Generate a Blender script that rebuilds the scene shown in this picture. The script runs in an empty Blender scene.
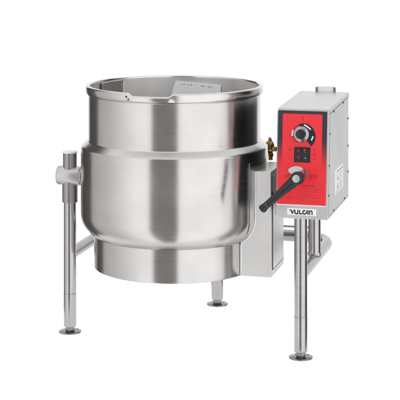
import bpy, bmesh, math, random
from mathutils import Vector, Matrix
R = math.radians
random.seed(4)
scene = bpy.context.scene
TABLE_W = 2.0
col = scene.collection

# ------------------------------------------------------------------ materials
def new_mat(name):
    m = bpy.data.materials.new(name); m.use_nodes = True
    nt = m.node_tree
    return m, nt, nt.nodes['Principled BSDF']

def link(nt, a, b): nt.links.new(a, b)

def steel(name, base, rough, aniso=0.0, grain=(3, 3, 420), contrast=0.10, metallic=1.0, bump=0.02, blotch=0.05, rvar=.2):
    m, nt, p = new_mat(name)
    tc = nt.nodes.new('ShaderNodeTexCoord')
    mp = nt.nodes.new('ShaderNodeMapping'); mp.inputs['Scale'].default_value = grain
    link(nt, tc.outputs['Object'], mp.inputs['Vector'])
    n1 = nt.nodes.new('ShaderNodeTexNoise'); n1.inputs['Scale'].default_value = 1.0
    n1.inputs['Detail'].default_value = 5; n1.inputs['Roughness'].default_value = .7
    link(nt, mp.outputs['Vector'], n1.inputs['Vector'])
    n2 = nt.nodes.new('ShaderNodeTexNoise'); n2.inputs['Scale'].default_value = 7; n2.inputs['Detail'].default_value = 4
    link(nt, tc.outputs['Object'], n2.inputs['Vector'])
    # base colour: slight streaks of the brushing, faint handling marks
    mr = nt.nodes.new('ShaderNodeMapRange'); mr.inputs['To Min'].default_value = 1 - contrast; mr.inputs['To Max'].default_value = 1 + contrast
    mr.inputs['From Min'].default_value = .3; mr.inputs['From Max'].default_value = .7
    link(nt, n1.outputs['Fac'], mr.inputs['Value'])
    mr2 = nt.nodes.new('ShaderNodeMapRange'); mr2.inputs['To Min'].default_value = 1 - blotch; mr2.inputs['To Max'].default_value = 1 + blotch
    mr2.inputs['From Min'].default_value = .3; mr2.inputs['From Max'].default_value = .7
    link(nt, n2.outputs['Fac'], mr2.inputs['Value'])
    mu = nt.nodes.new('ShaderNodeMath'); mu.operation = 'MULTIPLY'
    link(nt, mr.outputs[0], mu.inputs[0]); link(nt, mr2.outputs[0], mu.inputs[1])
    vm = nt.nodes.new('ShaderNodeVectorMath'); vm.operation = 'SCALE'; vm.inputs[0].default_value = base
    link(nt, mu.outputs[0], vm.inputs['Scale']); link(nt, vm.outputs[0], p.inputs['Base Color'])
    rr = nt.nodes.new('ShaderNodeMapRange'); rr.inputs['To Min'].default_value = rough * (1 - rvar); rr.inputs['To Max'].default_value = rough * (1 + rvar)
    rr.inputs['From Min'].default_value = .3; rr.inputs['From Max'].default_value = .7
    link(nt, n1.outputs['Fac'], rr.inputs['Value'])
    sm = nt.nodes.new('ShaderNodeMapRange'); sm.inputs['To Min'].default_value = .88; sm.inputs['To Max'].default_value = 1.12
    sm.inputs['From Min'].default_value = .3; sm.inputs['From Max'].default_value = .7
    link(nt, n2.outputs['Fac'], sm.inputs['Value'])
    rm = nt.nodes.new('ShaderNodeMath'); rm.operation = 'MULTIPLY'
    link(nt, rr.outputs[0], rm.inputs[0]); link(nt, sm.outputs[0], rm.inputs[1]); link(nt, rm.outputs[0], p.inputs['Roughness'])
    p.inputs['Metallic'].default_value = metallic
    if aniso:
        p.inputs['Anisotropic'].default_value = aniso
        p.inputs['Anisotropic Rotation'].default_value = .25
        tg = nt.nodes.new('ShaderNodeTangent'); tg.direction_type = 'RADIAL'; tg.axis = 'Z'
        link(nt, tg.outputs[0], p.inputs['Tangent'])
    if bump:
        b = nt.nodes.new('ShaderNodeBump'); b.inputs['Strength'].default_value = bump; b.inputs['Distance'].default_value = .001
        link(nt, n1.outputs['Fac'], b.inputs['Height']); link(nt, b.outputs[0], p.inputs['Normal'])
    return m

def plain(name, colr, rough=.5, metallic=0.0, spec=.5, var=.06, scale=60):
    m, nt, p = new_mat(name)
    tc = nt.nodes.new('ShaderNodeTexCoord')
    n = nt.nodes.new('ShaderNodeTexNoise'); n.inputs['Scale'].default_value = scale; n.inputs['Detail'].default_value = 4
    link(nt, tc.outputs['Object'], n.inputs['Vector'])
    mr = nt.nodes.new('ShaderNodeMapRange'); mr.inputs['To Min'].default_value = 1 - var; mr.inputs['To Max'].default_value = 1 + var
    mr.inputs['From Min'].default_value = .3; mr.inputs['From Max'].default_value = .7
    link(nt, n.outputs['Fac'], mr.inputs['Value'])
    vm = nt.nodes.new('ShaderNodeVectorMath'); vm.operation = 'SCALE'; vm.inputs[0].default_value = colr
    link(nt, mr.outputs[0], vm.inputs['Scale']); link(nt, vm.outputs[0], p.inputs['Base Color'])
    p.inputs['Roughness'].default_value = rough; p.inputs['Metallic'].default_value = metallic
    p.inputs['Specular IOR Level'].default_value = spec
    return m

M = {}
M['vessel'] = steel('brushed_vessel_steel', (.57, .556, .548), .225, aniso=.80, contrast=.045, bump=.025, blotch=.07)
M['rim'] = steel('rim_steel', (.60, .59, .58), .20, aniso=.5, contrast=.04)
M['tube'] = steel('tube_steel', (.45, .44, .435), .17, aniso=.4, contrast=.06, grain=(5, 5, 200))
M['interior'] = steel('vessel_interior_steel', (.77, .76, .755), .34, contrast=.012, metallic=.90, bump=0, rvar=.05)
M['pipe'] = steel('frame_pipe_steel', (.36, .352, .348), .17, contrast=.06, grain=(60, 60, 60))
M['fitting'] = steel('cast_fitting_steel', (.56, .55, .545), .38, contrast=.10, grain=(40, 400, 400), metallic=.8)
M['sleeve'] = steel('post_sleeve_steel', (.34, .33, .325), .34, contrast=.08, grain=(120, 120, 120))
M['sheet'] = steel('satin_sheet_steel', (.63, .627, .627), .38, contrast=.03, grain=(350, 350, 350), metallic=.80, bump=0, rvar=.06)
M['housing'] = steel('satin_housing_steel', (.74, .73, .72), .33, contrast=.05, grain=(330, 330, 330), metallic=.6, bump=0, rvar=.08)
M['foot'] = steel('foot_steel', (.27, .265, .26), .22, contrast=.08, grain=(80, 80, 80))
M['screw'] = plain('screw_steel', (.20, .20, .20), .35, 1.0)
M['black'] = plain('black_plastic', (.012, .013, .016), .38, var=.15)
M['blackprint'] = plain('black_ink', (.010, .009, .012), .45)
M['white'] = plain('white_label', (.90, .90, .90), .45, var=.02)
M['whiteprint'] = plain('white_ink', (.85, .85, .85), .5, var=.02)
M['greyprint'] = plain('grey_ink', (.36, .36, .36), .5)
M['darkred'] = plain('dark_red_ink', (.30, .008, .018), .45)
M['chrome'] = steel('dial_chrome', (.34, .33, .35), .18, contrast=.05, grain=(30, 30, 30))
M['bolt'] = plain('bolt_zinc', (.55, .60, .64), .35, .7)
M['paleplate'] = plain('pale_grey_plastic', (.62, .61, .61), .5, var=.05)
M['brass'] = steel('brass', (.85, .60, .28), .36, contrast=.25, grain=(90, 90, 90), blotch=.3)
M['oldbrass'] = steel('dull_copper', (.46, .22, .11), .4, contrast=.25, grain=(90, 90, 90), blotch=.3)
M['orange'] = plain('orange_mark', (.75, .12, .02), .4)
M['redmark'] = plain('red_mark', (.38, .012, .02), .4)
M['gasket'] = plain('dark_seam', (.03, .03, .03), .7)
def shooting_table():
    """white translucent acrylic of a product shooting table, lit from beneath by an added lamp"""
    m, nt, p = new_mat('translucent_white_acrylic')
    out = nt.nodes['Material Output']; nt.nodes.remove(p)
    d = nt.nodes.new('ShaderNodeBsdfDiffuse'); t = nt.nodes.new('ShaderNodeBsdfTranslucent'); a = nt.nodes.new('ShaderNodeMixShader')
    n = nt.nodes.new('ShaderNodeTexNoise'); n.inputs['Scale'].default_value = 5
    tc = nt.nodes.new('ShaderNodeTexCoord'); link(nt, tc.outputs['Object'], n.inputs['Vector'])
    cr = nt.nodes.new('ShaderNodeMapRange'); cr.inputs['To Min'].default_value = .93; cr.inputs['To Max'].default_value = .95
    link(nt, n.outputs['Fac'], cr.inputs['Value']); link(nt, cr.outputs[0], d.inputs['Color']); link(nt, cr.outputs[0], t.inputs['Color'])
    a.inputs[0].default_value = .85
    link(nt, d.outputs[0], a.inputs[1]); link(nt, t.outputs[0], a.inputs[2]); link(nt, a.outputs[0], out.inputs['Surface'])
    return m
M['ground'] = shooting_table()

def perforated():
    m = steel('perforated_strainer_steel', (.42, .41, .40), .35, contrast=.06, grain=(60, 60, 60))
    nt = m.node_tree; p = nt.nodes['Principled BSDF']
    src = p.inputs['Base Color'].links[0].from_socket
    tc = nt.nodes.new('ShaderNodeTexCoord')
    v = nt.nodes.new('ShaderNodeTexVoronoi'); v.inputs['Scale'].default_value = 260; v.inputs['Randomness'].default_value = .1
    link(nt, tc.outputs['Object'], v.inputs['Vector'])
    cm = nt.nodes.new('ShaderNodeMath'); cm.operation = 'LESS_THAN'; cm.inputs[1].default_value = .40
    link(nt, v.outputs['Distance'], cm.inputs[0])
    mx = nt.nodes.new('ShaderNodeMix'); mx.data_type = 'RGBA'
    link(nt, cm.outputs[0], mx.inputs['Factor']); link(nt, src, mx.inputs['A']); mx.inputs['B'].default_value = (.16, .155, .15, 1)
    link(nt, mx.outputs['Result'], p.inputs['Base Color'])
    return m
M['perforated'] = perforated()
M['gauge'] = steel('gauge_plate_steel', (.88, .88, .88), .5, contrast=.02, metallic=.35, bump=0)

def panel_mat():
    """printed overlay: red field with rounded corners in a dark navy border that breaks into halftone dots lower down"""
    m, nt, p = new_mat('printed_red_overlay')
    tc = nt.nodes.new('ShaderNodeTexCoord'); sp = nt.nodes.new('ShaderNodeSeparateXYZ')
    link(nt, tc.outputs['Generated'], sp.inputs[0])
    def math_(op, a, b=None, c=None):
        n = nt.nodes.new('ShaderNodeMath'); n.operation = op
        for i, x in enumerate((a, b, c)):
            if x is None: continue
            if isinstance(x, (int, float)): n.inputs[i].default_value = x
            else: link(nt, x, n.inputs[i])
        return n.outputs[0]
    s = math_('MULTIPLY_ADD', sp.outputs['X'], 170, 2)          # mm across
    t = math_('MULTIPLY_ADD', sp.outputs['Z'], -317, 325)       # mm down
    r = 5.0
    qx = math_('MAXIMUM', math_('SUBTRACT', math_('ABSOLUTE', math_('SUBTRACT', s, 86.8)), 68.8 - r), 0)
    qy = math_('MAXIMUM', math_('SUBTRACT', 18.5 + r, t), 0)
    d = math_('SQRT', math_('ADD', math_('MULTIPLY', qx, qx), math_('MULTIPLY', qy, qy)))
    outside = math_('GREATER_THAN', d, r)
    fade = nt.nodes.new('ShaderNodeMapRange'); fade.inputs['From Min'].default_value = 95; fade.inputs['From Max'].default_value = 235
    fade.inputs['To Min'].default_value = 1.1; fade.inputs['To Max'].default_value = -.1
    link(nt, t, fade.inputs['Value'])
    k = 2 * math.pi / 2.6
    dots = math_('MULTIPLY_ADD', math_('MULTIPLY', math_('SINE', math_('MULTIPLY', s, k)), math_('SINE', math_('MULTIPLY', t, k))), .5, .5)
    ht = math_('GREATER_THAN', fade.outputs[0], dots)
    mask = math_('MULTIPLY', outside, ht)
    mx = nt.nodes.new('ShaderNodeMix'); mx.data_type = 'RGBA'
    link(nt, mask, mx.inputs['Factor'])
    mx.inputs['A'].default_value = (.85, .018, .031, 1); mx.inputs['B'].default_value = (.020, .016, .030, 1)
    link(nt, mx.outputs['Result'], p.inputs['Base Color'])
    p.inputs['Roughness'].default_value = .42; p.inputs['Coat Weight'].default_value = .35; p.inputs['Coat Roughness'].default_value = .22
    return m
M['panel'] = panel_mat()

# ------------------------------------------------------------------ mesh helpers
class MB:
    def __init__(self): self.bm = bmesh.new(); self.mats = []
    def mi(self, m):
        if m not in self.mats: self.mats.append(m)
        return self.mats.index(m)
    def face(self, vs, mi, smooth=False):
        try:
            f = self.bm.faces.new(vs); f.material_index = mi; f.smooth = smooth; return f
        except ValueError: return None
    def lathe(self, prof, m, origin=(0, 0, 0), axis='Z', seg=64, smooth=True, fn=None, closed=False):
        """revolve (radius, height) pairs about an axis; fn can push each point (angle, index, vector)"""
        mi = self.mi(m); rings = []
        o = Vector(origin)
        for j, (r, h) in enumerate(prof):
            if r < 1e-6: rings.append([self.bm.verts.new(o + self.ax(axis, 0, 0, h))]); continue
            ring = []
            for i in range(seg):
                a = 2 * math.pi * i / seg
                v = Vector((r * math.cos(a), r * math.sin(a), h))
                if fn: v = fn(a, j, v)
                ring.append(self.bm.verts.new(o + self.ax(axis, *v)))
            rings.append(ring)
        n = len(rings)
        for j in range(n if closed else n - 1):
            A, B = rings[j], rings[(j + 1) % n]
            for i in range(seg):
                k = (i + 1) % seg
                if len(A) == 1 and len(B) == 1: continue
                if len(A) == 1: self.face([A[0], B[k], B[i]], mi, smooth)
                elif len(B) == 1: self.face([A[i], A[k], B[0]], mi, smooth)
                else: self.face([A[i], A[k], B[k], B[i]], mi, smooth)
        return self
    def ax(self, axis, x, y, h):
        if axis == 'Z': return Vector((x, y, h))
        if axis == 'X': return Vector((h, x, y))
        if axis == 'Y': return Vector((y, h, x))
        M3 = axis                                   # a 3x3 matrix: columns are the frame
        return M3 @ Vector((x, y, h))
    def tube(self, pts, rad, m, seg=24, caps=True, smooth=True, squash=None):
        mi = self.mi(m); pts = [Vector(p) for p in pts]
        rads = rad if isinstance(rad, (list, tuple)) else [rad] * len(pts)
        t0 = (pts[1] - pts[0]).normalized()
        up = Vector((0, 0, 1)) if abs(t0.z) < .9 else Vector((1, 0, 0))
        n = t0.cross(up).normalized(); rings = []
        for i, p in enumerate(pts):
            a = pts[max(0, i - 1)]; b = pts[min(len(pts) - 1, i + 1)]
            t = (b - a).normalized()
            n = (n - t * n.dot(t)).normalized(); bn = t.cross(n)
            ring = []
            for k in range(seg):
                an = 2 * math.pi * k / seg
                c, s = math.cos(an), math.sin(an)
                off = n * c * rads[i] + bn * s * rads[i]
                if squash: off = Vector((off.x * squash[0], off.y * squash[1], off.z * squash[2]))
                ring.append(self.bm.verts.new(p + off))
            rings.append(ring)
        for A, B in zip(rings, rings[1:]):
            for k in range(seg):
                l = (k + 1) % seg
                self.face([A[k], A[l], B[l], B[k]], mi, smooth)
        if caps:
            self.face(rings[0][::-1], mi); self.face(rings[-1], mi)
        return self
    def prism(self, poly, fn, d0, d1, m, smooth=False):
        """poly in 2D, fn(a, b, d) -> 3D, between depth d0 and d1"""
        mi = self.mi(m)
        A = [self.bm.verts.new(fn(a, b, d0)) for a, b in poly]
        B = [self.bm.verts.new(fn(a, b, d1)) for a, b in poly]
        self.face(A, mi); self.face(B[::-1], mi)
        n = len(poly)
        for i in range(n):
            k = (i + 1) % n
            self.face([A[k], A[i], B[i], B[k]], mi, smooth)
        return self
    def stroke(self, pts, w, fn, d0, d1, m):
        """flat ribbon of width w along a 2D polyline, extruded"""
        pts = [Vector((p[0], p[1])) for p in pts]; L, Rr = [], []
        for i, p in enumerate(pts):
            a = pts[max(0, i - 1)]; b = pts[min(len(pts) - 1, i + 1)]
            n1 = None
            if 0 < i < len(pts) - 1:
                t1 = (p - a).normalized(); t2 = (b - p).normalized()
                na = Vector((-t1.y, t1.x)); nb = Vector((-t2.y, t2.x))
                mm = (na + nb)
                if mm.length < 1e-4: mm = na
                mm.normalize(); k = min(1.6, 1 / max(.3, mm.dot(na)))
                off = mm * k * w / 2
            else:
                t = (b - a).normalized(); off = Vector((-t.y, t.x)) * w / 2
            L.append(p + off); Rr.append(p - off)
        for i in range(len(pts) - 1):
            self.prism([tuple(L[i]), tuple(L[i + 1]), tuple(Rr[i + 1]), tuple(Rr[i])], fn, d0, d1, m)
        return self
    def build(self, name, parent=None, bevel=0, seg=2, recalc=True, smooth_angle=None, label=None):
        if recalc: bmesh.ops.recalc_face_normals(self.bm, faces=self.bm.faces)
        me = bpy.data.meshes.new(name); self.bm.to_mesh(me); self.bm.free()
        for m in self.mats: me.materials.append(m)
        o = bpy.data.objects.new(name, me); col.objects.link(o)
        if parent: o.parent = parent
        if bevel:
            b = o.modifiers.new('bevel', 'BEVEL'); b.width = bevel; b.segments = seg; b.limit_method = 'ANGLE'; b.angle_limit = R(40)
            b.harden_normals = False
        if smooth_angle:
            for f in me.polygons: f.use_smooth = True
            e = o.modifiers.new('wn', 'EDGE_SPLIT'); e.split_angle = R(smooth_angle)
        if label: o['label'] = label
        return o

def rrect(x0, y0, x1, y1, r, n=6):
    out = []
    for cx, cy, a0 in ((x1 - r, y1 - r, 0), (x0 + r, y1 - r, 90), (x0 + r, y0 + r, 180), (x1 - r, y0 + r, 270)):
        for i in range(n + 1):
            a = R(a0 + 90 * i / n); out.append((cx + r * math.cos(a), cy + r * math.sin(a)))
    return out
def disc2(cx, cy, r, n=32, sx=1, sy=1): return [(cx + sx * r * math.cos(2 * math.pi * i / n), cy + sy * r * math.sin(2 * math.pi * i / n)) for i in range(n)]
def ident(a, b, d): return Vector((a, b, d))

# ------------------------------------------------------------------ setting: translucent white table top
def paper(a, b, d): return Vector((a, b, d))
g = MB()
mi = g.mi(M['ground'])
gc, ga, gb = (.05, .15), .70, .58
rings = []
for k in range(1, 9):
    rings.append([g.bm.verts.new((gc[0] + ga * k / 8 * math.cos(2 * math.pi * i / 96), gc[1] + gb * k / 8 * math.sin(2 * math.pi * i / 96), 0)) for i in range(96)])
c0 = g.bm.verts.new((gc[0], gc[1], 0))
for i in range(96):
    g.face([c0, rings[0][i], rings[0][(i + 1) % 96]], mi)
    for A, B in zip(rings, rings[1:]): g.face([A[i], B[i], B[(i + 1) % 96], A[(i + 1) % 96]], mi)
go = g.build('ground'); go['kind'] = 'structure'

# ------------------------------------------------------------------ the kettle
root = bpy.data.objects.new('tilting_kettle', None); col.objects.link(root)
root.rotation_euler = (0, 0, R(-14.7))
root['label'] = 'stainless steel tilting kettle on three legs with red control panel and black crank lever'
root['category'] = 'kettle'
FRONT = -math.pi / 2        # local angle of the pouring side

def arc(p0, p1, bulge, n):
    """quadratic curve between two profile points through a control point"""
    return [((1 - t) ** 2 * p0[0] + 2 * t * (1 - t) * bulge[0] + t * t * p1[0], (1 - t) ** 2 * p0[1] + 2 * t * (1 - t) * bulge[1] + t * t * p1[1]) for t in [i / n for i in range(n + 1)]]

BOWL = arc((.333, .462), (.287, .382), (.333, .413), 14)
outer = [(.307, .895), (.307, .724)]
outer += arc((.307, .722), (.3105, .7145), (.307, .717), 4)
outer += arc((.3135, .712), (.329, .699), (.3215, .7055), 4)
outer += arc((.3295, .6985), (.333, .690), (.333, .6955), 5)
outer += [(.333, .687), (.333, .60), (.333, .52)] + BOWL
inner = [(.300, .9055), (.300, .895), (.300, .70), (.300, .58)] + arc((.300, .56), (.0, .415), (.295, .425), 16)
prof = outer + [(.25, .376)] + [(0, .376)]
def lip(a, j, v):
    """pouring lip: a wide notch in the rim, drawn slightly outward, with sloping ends"""
    d = abs((a - FRONT + math.pi) % (2 * math.pi) - math.pi)
    k = max(0, min(1, (.262 - d) / .055)); k = k * k * (3 - 2 * k)
    rr = math.hypot(v.x, v.y); f = (rr + .003 * k) / rr
    drop = .0095 * k * max(0, min(1, (v.z - .895) / .010))
    return Vector((v.x * f, v.y * f, v.z - drop))
vb = MB()
vb.lathe(inner[::-1], M['interior'], seg=160, fn=lambda a, j, v: lip(a, j, v) if v.z > .9 else v)
vb.lathe(outer + [(.26, .374), (0, .372)], M['vessel'], seg=160)
vessel = vb.build('vessel', root, smooth_angle=35)

rimp = [(.3006, .904), (.3012, .909), (.303, .911), (.311, .911), (.3145, .9095), (.3165, .906), (.3165, .8865), (.315, .8835), (.311, .8825), (.3075, .8825), (.3035, .8825)]
rb = MB().lathe(rimp, M['rim'], seg=240, fn=lip, closed=True)
rb.build('rim', vessel, smooth_angle=40)
# thin bead below the rim and the shoulder seam
MB().lathe([(.3065, .8815), (.3095, .8800), (.3095, .8775), (.3065, .8760)], M['rim'], seg=160).build('rim_bead', vessel)

# strainer and gauge plates that follow the inner wall
def wall_plate(a0, a1, z0, zt0, zt1, rad, th, m, n=24, skew=0):
    b = MB(); mi = b.mi(m); P = []
    for i in range(n + 1):
        t = i / n; a = a0 + (a1 - a0) * t; zt = zt0 + (zt1 - zt0) * t
        P.append([b.bm.verts.new((r * math.cos(a + k), r * math.sin(a + k), z)) for r, z, k in ((rad, z0, skew * t), (rad, zt, 0), (rad - th, zt, 0), (rad - th, z0, skew * t))])
    for A, B in zip(P, P[1:]):
        for k in range(4):
            l = (k + 1) % 4; b.face([A[k], A[l], B[l], B[k]], mi)
    b.face(P[0], mi); b.face(P[-1][::-1], mi)
    return b
sb = wall_plate(R(146), R(170), .74, .902, .8995, .2960, .004, M['perforated'])
fb = sb
for (a0, a1, z) in ((146, 170, None),):
    top = [(.2915 * math.cos(R(a)), .2915 * math.sin(R(a)), .9025 - .0025 * (a - 146) / 24) for a in range(146, 171, 2)]
    fb.tube(top, .0022, M['rim'], seg=10)
    fb.tube([(.2915 * math.cos(R(146)), .2915 * math.sin(R(146)), z) for z in (.902, .74)], .0022, M['rim'], seg=10)
sb.build('strainer_plate', vessel)
gp = wall_plate(R(70), R(105), .74, .880, .892, .2975, .003, M['gauge'], skew=R(9))
mk = gp
groups = [(101.5, 99.8, 98.4), (95.5, 94.0, 93.2), (90.6, 89.6), (86.0, 84.6, 83.6), (80.2, 79.0, 77.6)]
for gi, gr in enumerate(groups):
    for a in gr:
        zc = .881 - .0115 * (105 - a) / 35
        def cyl(x, z, d, a=a): 
            aa = R(a) + x / .294; return Vector(((.2944 - d) * math.cos(aa), (.2944 - d) * math.sin(aa), z))
        h = random.uniform(.0018, .0030) if gi != 2 else .0008
        mk.prism([(-.0022, zc - h), (.0018, zc - h), (.0012, zc + h * random.uniform(.2, 1)), (-.0016, zc + h)], cyl, 0, .0006, M['greyprint'])
gp.build('gauge_plate', vessel)
# two rivets on the lip
rv = MB()
for da, z in ((-.268, .8990), (-.240, .8905)):
    a = FRONT + da; c, s = math.cos(a), math.sin(a)
    F = Matrix(((-s, 0, c), (c, 0, s), (0, 1, 0)))
    rv2 = MB().lathe([(.0032, -.002), (.0032, .0010), (.0024, .0020), (0, .0024)], M['gasket'], origin=(.3172 * c, .3172 * s, z), axis=F, seg=16)
    rv2.build('rivet', vessel)

# base skirt
MB().lathe([(.27, .383), (.284, .384), (.2862, .382), (.2862, .3805), (.2862, .30), (.2862, .2715), (.2862, .2705), (.2848, .268), (.282, .268), (.282, .30), (.27, .34)], M['vessel'], seg=160).build('base_skirt', root, smooth_angle=40)

# saddle plate hugging the vessel at the arm side
def saddle():
    b = MB(); mi = b.mi(M['vessel']); P = []
    prof2 = [(.3355, .662), (.3355, .47)] + [(r + .0025, z) for r, z in BOWL[1:11]]
    inn = [(r - .004, z) for r, z in prof2][::-1]
    full = prof2 + inn
    for i in range(25):
        a = R(-24 + 48 * i / 24); c, s = math.cos(a), math.sin(a)
        P.append([b.bm.verts.new((r * c, r * s, z)) for r, z in full])
    n = len(full)
    for A, B in zip(P, P[1:]):
        for k in range(n):
            l = (k + 1) % n; b.face([A[k], A[l], B[l], B[k]], mi)
    b.face(P[0], mi); b.face(P[-1][::-1], mi)
    return b.build('saddle_plate', root, smooth_angle=40)
saddle()

# arm housing: sheet metal box from the bowl to the console
def kr(z):
    if z >= .462: return .3355
    if z <= .382: return .2875
    for (r0, z0), (r1, z1) in zip(BOWL, BOWL[1:]):
        if z1 <= z <= z0: return r0 + (r1 - r0) * (z0 - z) / (z0 - z1) + .001
    return .2875
vh = .107
zs = [.268, .32, .375, .383] + [.383 + .079 * i / 12 for i in range(1, 13)] + [.52, .58, .632]
edge = [(math.sqrt(kr(z) ** 2 - vh ** 2) + .002, z) for z in zs]
poly = edge + [(.375, .632), (.375, .268)]
hb = MB().prism(poly, lambda a, b, d: Vector((a, d, b)), -vh, vh, M['housing'])
housing = hb.build('arm_housing', root, bevel=.003, seg=3)
MB().tube([(u - .0005, -vh - .0008, z) for u, z in edge], .0028, M['gauge'], seg=10).build('flange_highlight', housing)  # pale tube paints the highlight along the rounded flange edge
# side access cover with a dark lower seam
MB().prism(rrect(-.085, .292, .090, .615, .006), lambda a, b, d: Vector((d, a, b)), .372, .3768, M['housing']).build('access_cover', housing, bevel=.0012)
MB().tube([(.3756, -.0865, .56), (.3756, -.0865, .2915), (.3756, .0905, .2915), (.3756, .0905, .305)], .0016, M['gasket'], seg=8).build('cover_seam', housing)

# trunnion on the left post
tf = MB()
tf.lathe([(0, -.440), (.029, -.440), (.0325, -.4385), (.0345, -.434), (.0345, -.354), (.033, -.351), (.030, -.3495), (.030, -.3465), (.0215, -.3455), (.0215, -.320)], M['fitting'], origin=(0, 0, .569), axis='X', seg=48)
trunnion = tf.build('trunnion_collar', root, smooth_angle=40)
sl = MB().lathe([(.0215, .4725), (.0265, .4725), (.028, .474), (.028, .477), (.028, .569), (.0253, .572), (.0253, .648), (.0253, .6505), (.0245, .6518), (0, .6518)], M['sleeve'], origin=(-.394, 0, 0), seg=48)
post_sleeve = sl.build('post_sleeve', root, smooth_angle=40)
MB().lathe([(0, .6515), (.0262, .6515), (.0262, .6565), (.0245, .6580), (0, .6580)], M['white'], origin=(-.394, 0, 0), seg=40).build('post_cap', post_sleeve, smooth_angle=40)

# legs with levelling feet
foot_mesh = None
def leg(x, y, top, joint=.143):
    global foot_mesh
    b = MB().lathe([(0, top), (.0224, top), (.0224, joint + .004), (.0224, joint + .001), (.0217, joint), (.0228, joint - .0008), (.0228, joint - .003), (.0228, .029), (.0228, .026), (.0215, .0215), (.0165, .0215), (0, .0215)], M['tube'], origin=(x, y, 0), seg=48)
    l = b.build('leg', root, smooth_angle=30)
    if foot_mesh is None:
        f = MB().lathe([(0, .030), (.0155, .030), (.0165, .027), (.0165, .009), (.020, .0072), (.036, .0062), (.0405, .0050), (.0412, .0030), (.0405, .0006), (0, .0006)], M['foot'], seg=48)
        for k in range(4):
            a = R(45 + 90 * k)
            f.lathe([(.0045, .0058), (.0045, .0072), (.0035, .0076), (0, .0076)], M['screw'], origin=(.029 * math.cos(a), .029 * math.sin(a), 0), seg=14)
        o = f.build('foot', l, smooth_angle=35); foot_mesh = o.data
    else:
        o = bpy.data.objects.new('foot', foot_mesh); col.objects.link(o); o.parent = l
        e = o.modifiers.new('wn', 'EDGE_SPLIT'); e.split_angle = R(35)
    o.location = (x, y, 0)
    return l
leg(-.394, 0, .50)
leg(.478, -.105, .4905)
leg(.029, .514, .30, joint=.10)

# tubular frame: left leg - back - right - front leg
def rounded_path(pts, r, n=10):
    out = [Vector(pts[0])]
    for a, b, c in zip(pts, pts[1:], pts[2:]):
        a, b, c = Vector(a), Vector(b), Vector(c)
        d1 = (a - b).normalized(); d2 = (c - b).normalized()
        p, q = b + d1 * r, b + d2 * r
        for i in range(n + 1):
            t = i / n; out.append((1 - t) ** 2 * p + 2 * t * (1 - t) * b + t * t * q)
    out.append(Vector(pts[-1])); return out
zf = .283
MB().tube(rounded_path([(-.394, 0, zf), (-.397, .520, zf), (.478, .520, zf), (.478, -.105, zf)], .14), .0215, M['pipe'], seg=32, caps=False).build('frame_tube', root)
MB().tube([(-.02, .22, .372), (.10, .40, .33), (.20, .50, .322), (.41, .50, .322)], .0035, M['screw'], seg=10).build('conduit_rod', root)
MB().lathe([(.0224, .300), (.0224, .4905)], M['tube'], origin=(.478, .155, 0), seg=40).build('support_post', root)
MB().lathe([(.0224, .290), (.0250, .296), (.0250, .304), (.0224, .308)], M['fitting'], origin=(.478, .155, 0), seg=40).build('weld_collar', root)

# ------------------------------------------------------------------ control box
bx0, bx1, zt, zb = .4052, .5832, .8572, .4894
vft, vfb, vbk = -.140, -.1757, .2644
cb = MB()
RISE = .0135                                  # the cover falls slightly towards the front
side = [(vft, zt), (vfb, zb), (vbk, zb), (vbk, zt + RISE)]
cb.prism(side, lambda a, b, d: Vector((d, a, b)), bx0, bx1, M['sheet'])
def vfront0(z): return vft + (vfb - vft) * (zt - z) / (zt - zb)
box = cb.build('control_box', root, bevel=.0025, seg=3)
MB().prism([(vfront0(zt - .012) + .006, zt - .012), (vfront0(zb + .008) + .006, zb + .008), (vbk - .006, zb + .008), (vbk - .006, zt - .012)], lambda a, b, d: Vector((d, a, b)), bx0 - .002, bx0 + .001, M['black']).build('reflection_darkener', box)  # unseen black plate, added to darken what the kettle's right side mirrors
O = Vector((bx0, vft, zt)); T = Vector((0, vfb - vft, zb - zt)).normalized(); N = Vector((0, T.z, -T.y)).normalized()
if N.y > 0: N = -N
def F(s, t, d): return O + Vector((s * .000991, 0, 0)) + T * (t * .000991) + N * (d * .001)   # millimetres on the front face
FM = Matrix((( 1, T.x, N.x), (0, -T.y * -1, N.y), (0, T.z, N.z)))
FM = Matrix(((1, 0, 0), (0, T.y, N.y), (0, T.z, N.z)))
FM = Matrix(((1, T.x, N.x), (0, T.y, N.y), (0, T.z, N.z)))

panel_mb = MB().prism(rrect(2, 8, 172, 325, 2.5), F, -.6, .9, M['panel'])
# lower plate edge and side flange line
MB().prism([(1.5, 325.6), (172.5, 325.6), (172.5, 328.6), (1.5, 328.6)], F, -.3, .5, M['white']).build('panel_edge', box)

# printed marks on the panel
pm = panel_mb
d0, d1 = .5, 1.25
pm.stroke([(86.6, 38.5), (86.6, 28.5), (91.5, 28.5)], 1.7, F, d0, d1, M['darkred'])
pm.stroke([(86.6, 33.4), (90.8, 33.4)], 1.5, F, d0, d1, M['darkred'])
# growing crescent of the heat scale
cx, cy = 84.5, 86.8
pts_o, pts_i = [], []
for i in range(41):
    t = i / 40; a = R(108 - 158 * t); ro = 33.5 + 19.0 * min(1, t * 1.12); ri = 27
    pts_o.append((cx + ro * math.cos(a), cy - ro * math.sin(a))); pts_i.append((cx + ri * math.cos(a), cy - ri * math.sin(a)))
for i in range(40):
    pm.prism([pts_o[i], pts_o[i + 1], pts_i[i + 1], pts_i[i]], F, d0, d1, M['blackprint'])
ring = [(cx + 31 * math.cos(R(a)), cy - 31 * math.sin(R(a))) for a in range(108, 250, 6)]
pm.stroke(ring, 2.2, F, d0, d1, M['darkred'])
pm.stroke([(92.5, 55.0), (100, 58.5), (108, 63.5), (116.0, 70.5)], 5.0, F, d1, d1 + .25, M['whiteprint'])
pm.stroke([(55.2, 73.4), (52.6, 82), (52.4, 94.0)], 4.6, F, d0, d1 + .1, M['whiteprint'])
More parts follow.
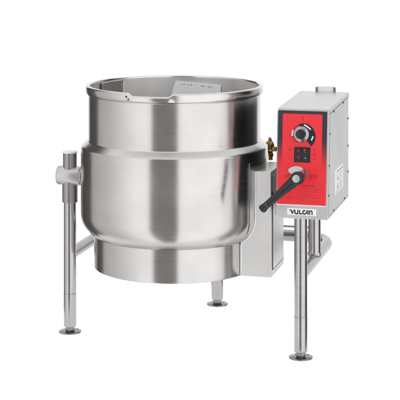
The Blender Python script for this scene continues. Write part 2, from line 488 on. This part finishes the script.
pm.stroke([(124.4, 92.8), (122.0, 100), (118.6, 106.8)], 4.6, F, d1, d1 + .25, M['whiteprint'])
# switch legends
def ringstroke(x, y, r, w, m=M['darkred']):
    q = [(x + r * math.cos(2 * math.pi * i / 16), y + r * math.sin(2 * math.pi * i / 16)) for i in range(17)]
    pm.stroke(q, w, F, d0, d1, m)
pm.stroke([(41, 137), (49, 137), (49.5, 144), (41, 144), (41, 137)], 1.5, F, d0, d1, M['darkred'])
pm.stroke([(42, 169.3), (49, 169.3)], 1.7, F, d0, d1, M['darkred'])
pm.stroke([(126, 140.7), (134, 140.7)], 1.6, F, d0, d1, M['darkred'])
ringstroke(130.3, 154.5, 5.2, 1.6)
pm.stroke([(126, 170.9), (134, 170.9)], 1.6, F, d0, d1, M['darkred'])
# tilt symbols either side of the crank: a small kettle outline with an arrow
def kettle_icon(x, y, tilt):
    c, q = math.cos(tilt), math.sin(tilt)
    def P(a, b): return (x + a * c - b * q, y + a * q + b * c)
    pm.stroke([P(-5, -4), P(-4.2, 3), P(-2, 5), P(2, 5), P(4.2, 3), P(5, -4)], 1.7, F, d0, d1, M['darkred'])
    pm.stroke([P(-6.4, -4.4), P(6.4, -4.4)], 1.5, F, d0, d1, M['darkred'])
kettle_icon(34, 231, -.55)
pm.stroke([(42, 236), (44.5, 231), (43, 225)], 1.5, F, d0, d1, M['darkred']); pm.prism([(40.4, 226.4), (45.6, 225.6), (42.4, 221)], F, d0, d1, M['darkred'])
kettle_icon(133, 229, 0)
pm.stroke([(120, 222), (120, 232)], 1.5, F, d0, d1, M['darkred']); pm.prism([(117.2, 231), (122.8, 231), (120, 237)], F, d0, d1, M['darkred'])
# instruction print: a heading and two ruled columns of small text
def words(x, xe, y, h, m):
    while x < xe - 1.5:
        e = min(x + random.uniform(2.2, 7.5), xe)
        pm.stroke([(x, y), (e, y)], h, F, d0, 1.05, m); x = e + 1.5
words(86, 132, 262, 2.2, M['darkred'])
for k in range(8):
    y = 269 + k * 5.6
    words(70 if k > 1 else 86, (122, 118, 124, 106, 123, 116, 121, 98)[k], y, 1.3, M['redmark'])
    if k not in (3, 7): words(129, (158, 152, 159, 0, 156, 158, 147)[k], y, 1.3, M['redmark'])
words(40, 66, 302, 1.3, M['redmark']); words(40, 62, 308, 1.3, M['redmark'])
for a, b in (((125.6, 258), (125.6, 314)), ((163, 258), (163, 314)), ((68, 258), (163, 258)), ((68, 314), (163, 314))):
    pm.stroke([a, b], .6, F, d0, 1.05, M['redmark'])
pm.build('control_panel', box)

# heat dial
o = F(84.5, 86.8, 0)
k_ = MB().lathe([(.0268, 0), (.0268, .0045), (.0262, .0060), (.0250, .0068), (.0210, .0080), (.0172, .0098), (.0160, .0120)], M['chrome'], origin=o, axis=FM, seg=48)
dial = k_.build('dial', box, smooth_angle=30)
kk = MB().lathe([(.0166, .012), (.0160, .026), (.0145, .0295), (.009, .031), (0, .031)], M['black'], origin=o, axis=FM, seg=40)
dk = kk.build('dial_knob', box, smooth_angle=35)
# rocker switches in one dark bezel
MB().prism(rrect(60.0, 131, 116.0, 182.5, 2.5), F, .4, 2.2, M['black']).build('switch_bezel', box, bevel=.0006)
for i, sx in enumerate((62.5, 89.2)):
    b = MB(); mi = b.mi(M['black'])
    prof3 = [(133.5, 1.8), (133.5, 6.8), (147, 3.6), (157, 3.2), (169, 3.9), (180, 5.4), (180, 1.8)]
    b.prism(prof3, lambda t, d, s: F(s, t, d), sx, sx + 24.3, M['black'])
    if i == 0:
        b.prism(rrect(70.5, 141, 77.5, 147.5, 1.5), lambda s, t, d: F(s, t, d + 6.9 - (t - 133.5) * .237), -.6, .25, M['redmark'])
        b.stroke([(70, 166), (75, 162), (79, 168), (73, 170)], 2.4, lambda s, t, d: F(s, t, d + 3.2 + (t - 157) * .075), -.3, .4, M['redmark'])
        b.stroke([(78, 161), (82, 158)], 1.8, lambda s, t, d: F(s, t, d + 3.3), -.3, .4, M['redmark'])
    else:
        b.prism(rrect(93, 138, 99.5, 142.5, 1.5), lambda s, t, d: F(s, t, d + 6.9 - (t - 133.5) * .237), -.6, .25, M['orange'])
        b.prism(rrect(95, 145.5, 101, 149.5, 1.2), lambda s, t, d: F(s, t, d + 6.9 - (t - 133.5) * .237), -.6, .35, M['redmark'])
        b.prism(disc2(99.5, 167, 1.9, 14), lambda s, t, d: F(s, t, d + 3.8), -.3, .4, M['whiteprint'])
        b.prism(disc2(105.5, 150, 1.3, 12), lambda s, t, d: F(s, t, d + 3.2), -.3, .4, M['redmark'])
    b.build('rocker_switch', box, bevel=.0004)

# nameplate with black lettering
npb = MB().prism(rrect(39.5, 337.8, 139.7, 360.5, .8), F, -.3, 1.1, M['white'])
tx = npb
def G(s, t, d): return F(49.6 + s * .985, 342.6 + t * 1.02, d)
W = 4.2
e0, e1 = .8, 1.45
S = lambda pts, w=W: tx.stroke(pts, w, G, e0, e1, M['blackprint'])
# V
S([(-1.8, 1.9), (4.4, 1.9)], 3.2); S([(2.6, .6), (8.4, 13.4)], 4.0); S([(8.4, 13.6), (13.2, .3)], 3.2)
# U
S([(17.0, .3), (17.0, 9.0), (18.4, 12.2), (21.6, 12.9), (27.0, 12.9)]); S([(27.2, .3), (27.2, 14.6)], 3.8)
# L
S([(33.6, .3), (33.6, 10), (35.2, 12.9), (42.4, 12.9)])
# C
S([(53.6, 1.9), (48.6, 1.9), (45.6, 3.6), (44.9, 7.4), (45.6, 11.2), (48.6, 12.9), (52.6, 12.9)])
# A
S([(52.6, 14.4), (60.4, 1.6), (63.6, 1.6)], 3.2); S([(63.0, .2), (63.0, 14.6)], 3.8); S([(56.8, 10.2), (62.0, 10.2)], 2.6)
# N
S([(68.9, 14.6), (68.9, 1.9), (75.0, 1.9), (77.2, 4.0), (77.2, 14.6)], 3.7)
npb.build('nameplate', box)

# side panel: folded cover edge, seam lines, screws, warning label
xs = bx1
sd = MB()
def SD(a, b, d): return Vector((xs + d, a, b))
MB().prism([(vft + .004, zt - .002), (vft + .004 - .0010, zt - .0135), (vbk - .002, zt + RISE - .0135), (vbk - .002, zt + RISE - .002)], SD, -.001, .0022, M['sheet']).build('cover_flange', box, bevel=.0006)
MB().stroke([(vft + .003, zt - .0160), (vbk - .001, zt + RISE - .0160)], .0022, SD, -.0005, .0006, M['gasket']).build('cover_gap', box)
def vfront(z): return vft + (vfb - vft) * (zt - z) / (zt - zb)
MB().stroke([(vfront(zt - .02) + .011, zt - .02), (vfront(zb + .012) + .011, zb + .012)], .0012, SD, -.0004, .0004, M['screw']).build('flange_seam', box)
MB().stroke([(vfront(zb) + .014, zb + .008), (vbk - .004, zb + .008)], .0012, SD, -.0004, .0004, M['screw']).build('flange_seam', box)
FX = Matrix(((0, 0, 1), (1, 0, 0), (0, 1, 0)))
def screw(v, z, r=.0040):
    MB().lathe([(r, -.001), (r, .0014), (r * .7, .0026), (0, .0030)], M['screw'], origin=(xs, v, z), axis=FX, seg=16).build('screw', box, smooth_angle=40)
for z in (.7734, .668, .569): screw(vfront(z) + .011, z)
for z in (.777, .678, .584): screw(vbk - .012, z)
for v in (-.055, .175): screw(v, zb + .011)
for v in (-.055, .145): screw(v, zt - .020 + RISE * (v - vft) / (vbk - vft))
wl = MB().prism(rrect(-.035, .549, .141, .634, .003), SD, -.0004, .0007, M['white'])
lp = wl
def LP(a, b, d): return Vector((xs + .0005 + d, a - .023, b + .0039))
lp.stroke([(.030, .618), (.160, .618)], .0045, LP, 0, .0005, M['greyprint'])
for zc in (.597, .570):
    lp.prism([(.030, zc - .009), (.060, zc - .009), (.045, zc + .010)], LP, 0, .0005, M['greyprint'])
    for k in range(4):
        lp.stroke([(.075, zc + .009 - k * .006), (.075 + random.uniform(.05, .08), zc + .009 - k * .006)], .0015, LP, 0, .0005, M['greyprint'])
for k in range(2): lp.stroke([(0, .556 - k * .006), (.13 + .02 * k, .556 - k * .006)], .0012, LP, 0, .0005, M['greyprint'])
wl.build('warning_label', box)

# rear top bracket
zk = zt + RISE
br = MB()
br.prism(rrect(.4668, zk - .004, .5322, zk + .019, .004), lambda a, b, d: Vector((a, d, b)), .2650, .2690, M['white'])
for u in (.4663, .5327):
    br.lathe([(.0042, zk - .003), (.0042, zk + .013), (.0032, zk + .016), (0, zk + .016)], M['screw'], origin=(u, .2615, 0), seg=16)
br.build('top_bracket', box, smooth_angle=40)

# ------------------------------------------------------------------ crank lever
# pale boss on the panel, shaft, black handle
pb = MB()
blob = []
for i in range(36):
    a = 2 * math.pi * i / 36
    rx = 24 * (1 + .10 * math.cos(2 * a + .6)); ry = 14.5 * (1 + .12 * math.cos(a - .5))
    blob.append((67 + rx * math.cos(a), 209.5 + ry * math.sin(a) * (1 if math.sin(a) < 0 else 1.12)))
pb.prism(blob, F, .4, 5.0, M['paleplate'])
pb.build('lever_guard', root, bevel=.0016, seg=3)
o = F(95.3, 221.0, 0)
sh = MB().lathe([(.0150, .0005), (.0150, .005), (.0138, .0065), (.0105, .007), (.0105, .026), (.0125, .028), (.0125, .055), (.0105, .058), (.0105, .092)], M['chrome'], origin=o, axis=FM, seg=36)
handle_root = None
hub = F(91.0, 229.5, 95); end = F(-17.3, 328.5, 104)
hb2 = MB()
o2 = F(91.0, 229.5, 78)
hb2.lathe([(0, 0), (.0200, 0), (.0215, .002), (.0222, .012), (.0222, .028), (.0205, .034), (.0160, .0375), (.0135, .038), (0, .038)], M['black'], origin=o2, axis=FM, seg=40)
pts, rads = [], []
for i in range(25):
    t = i / 24
    pts.append(hub.lerp(end, t * 1.0)); rads.append(.0120 + .0085 * max(0, 1 - t / .9) ** 1.7)
hb2.tube(pts, rads, M['black'], seg=28, squash=None)
dirv = (end - hub).normalized()
zc = dirv; xc = zc.cross(Vector((0, 1, 0))).normalized(); yc = zc.cross(xc)
HF = Matrix((xc, yc, zc)).transposed()
hb2.lathe([(.0125, -.004), (.0122, -.001), (.0135, .001), (.0142, .007), (.0135, .013), (.010, .0165), (0, .0178)], M['black'], origin=end, axis=HF, seg=28)
crank = hb2.build('crank_handle', root, smooth_angle=45)
sh.build('crank_shaft', crank, smooth_angle=30)
MB().lathe([(.0128, -.004), (.0128, .002), (.0112, .0042), (0, .0050)], M['bolt'], origin=F(90.8, 229.7, 115.8), axis=FM, seg=30).build('crank_bolt', crank, smooth_angle=30)
MB().lathe([(.0126, -.010), (.0131, -.0095), (.0131, -.0085), (.0126, -.008)], M['screw'], origin=end, axis=HF, seg=28).build('grip_ring', crank)

# ------------------------------------------------------------------ brass safety valve
vx, vy = .298, .233
n_ = Vector((vx, vy, 0)).normalized()
vv = MB()
vv.tube([(n_.x * .325, n_.y * .325, .632), (n_.x * .372, n_.y * .372, .632)], .009, M['oldbrass'], seg=18)
vv.lathe([(0, .616), (.009, .617), (.012, .620), (.0090, .625), (.0120, .630), (.0135, .641), (.0105, .644), (.0110, .650), (.0140, .652)], M['oldbrass'], origin=(vx, vy, 0), seg=6, smooth=False)
vv.lathe([(.0140, .652), (.0165, .655), (.0175, .668), (.0155, .677), (.0120, .683), (.0120, .686), (.008, .687), (.0065, .693), (0, .694)], M['brass'], origin=(vx, vy, 0), seg=24)
vv.tube([(vx, vy, .661), (vx + .024, vy - .010, .659)], [.0105, .0095], M['brass'], seg=6, smooth=False)
vv.tube([(vx - .012, vy - .013, .676), (vx + .010, vy - .016, .681)], .0045, M['brass'], seg=12)
valve = vv.build('safety_valve', root, smooth_angle=35)
MB().tube([(vx - .004, vy - .014, .679), (vx - .016, vy - .022, .684), (vx - .025, vy - .032, .692), (vx - .034, vy - .045, .703)], [.0026, .0028, .0042, .0046], M['black'], seg=12).build('valve_lever', valve)
MB().lathe([(.0055, .693), (.0055, .6985), (.0038, .7005), (0, .7005)], M['bolt'], origin=(vx, vy, 0), seg=16).build('valve_cap', valve)

# ------------------------------------------------------------------ studio light: bright cyclorama with dark flags
w = bpy.data.worlds.new('World'); scene.world = w; w.use_nodes = True
nt = w.node_tree; bg = nt.nodes['Background']
tc = nt.nodes.new('ShaderNodeTexCoord'); sp = nt.nodes.new('ShaderNodeSeparateXYZ'); link(nt, tc.outputs['Generated'], sp.inputs[0])
neg = nt.nodes.new('ShaderNodeMath'); neg.operation = 'MULTIPLY'; neg.inputs[1].default_value = -1; link(nt, sp.outputs['Y'], neg.inputs[0])
at = nt.nodes.new('ShaderNodeMath'); at.operation = 'ARCTAN2'; link(nt, sp.outputs['X'], at.inputs[0]); link(nt, neg.outputs[0], at.inputs[1])
mr = nt.nodes.new('ShaderNodeMapRange'); mr.inputs['From Min'].default_value = -math.pi; mr.inputs['From Max'].default_value = math.pi
link(nt, at.outputs[0], mr.inputs['Value'])
cr = nt.nodes.new('ShaderNodeValToRGB'); cr.color_ramp.interpolation = 'LINEAR'
WSC = 2.0
stops = [(-180, 1.06), (-158.5, 1.06), (-155, .07), (-123, .13), (-119, .60), (-90, .78), (-47, 1.36), (-31, 1.44), (-27, .30), (3.5, .30), (7, 1.46), (58, 1.46), (74, 1.22), (77, .42), (90, .20), (100, .03), (116, .03), (122, .50), (138, .72), (144, .80), (147, 1.06), (180, 1.06)]
el = cr.color_ramp.elements
while len(el) > 1: el.remove(el[-1])
for i, (a, L) in enumerate(stops):
    p = (a + 180) / 360
    e = el[0] if i == 0 else el.new(p)
    e.position = p; v = L / WSC
    warm = 1.0 if L > .6 else .95
    e.color = (v, v * (1 if L > .6 else .965), v * (1 if L > .6 else .94), 1)
link(nt, mr.outputs[0], cr.inputs[0])
# overhead softbox part of the studio
es = nt.nodes.new('ShaderNodeMapRange'); es.interpolation_type = 'SMOOTHSTEP'
es.inputs['From Min'].default_value = .55; es.inputs['From Max'].default_value = .75
link(nt, sp.outputs['Z'], es.inputs['Value'])
mx = nt.nodes.new('ShaderNodeMix'); mx.data_type = 'RGBA'
link(nt, es.outputs[0], mx.inputs['Factor']); link(nt, cr.outputs['Color'], mx.inputs['A']); mx.inputs['B'].default_value = (.58, .58, .58, 1)
link(nt, mx.outputs['Result'], bg.inputs['Color']); bg.inputs['Strength'].default_value = WSC

def area(name, loc, target, size, energy):
    l = bpy.data.lights.new(name, 'AREA'); l.shape = 'RECTANGLE'; l.size, l.size_y = size; l.energy = energy
    o = bpy.data.objects.new(name, l); col.objects.link(o); o.location = loc
    o.rotation_euler = (Vector(target) - Vector(loc)).to_track_quat('-Z', 'Y').to_euler()
    return o
tl = area('added_underlight', (gc[0], gc[1], -.06), (gc[0], gc[1], 0), (ga * 2 + .06, gb * 2 + .06), TABLE_W)  # added lamp below the table top, washes out the kettle's shadow
tl.data.shape = 'ELLIPSE'

# ------------------------------------------------------------------ camera: level shift lens
cam = bpy.data.cameras.new('camera'); co = bpy.data.objects.new('camera', cam); col.objects.link(co)
co.location = (.091, -5.35, 1.497); co.rotation_euler = (R(90), 0, 0)
cam.sensor_width = 36; cam.lens = 135; cam.shift_x = 0; cam.shift_y = -.70; cam.clip_end = 100; cam.clip_start = .1
scene.camera = co
vs = scene.view_settings; vs.view_transform = 'Standard'; vs.look = 'None'; vs.exposure = 0; vs.gamma = 1
scene.render.engine = 'CYCLES'
scene.cycles.max_bounces = 10; scene.cycles.glossy_bounces = 6
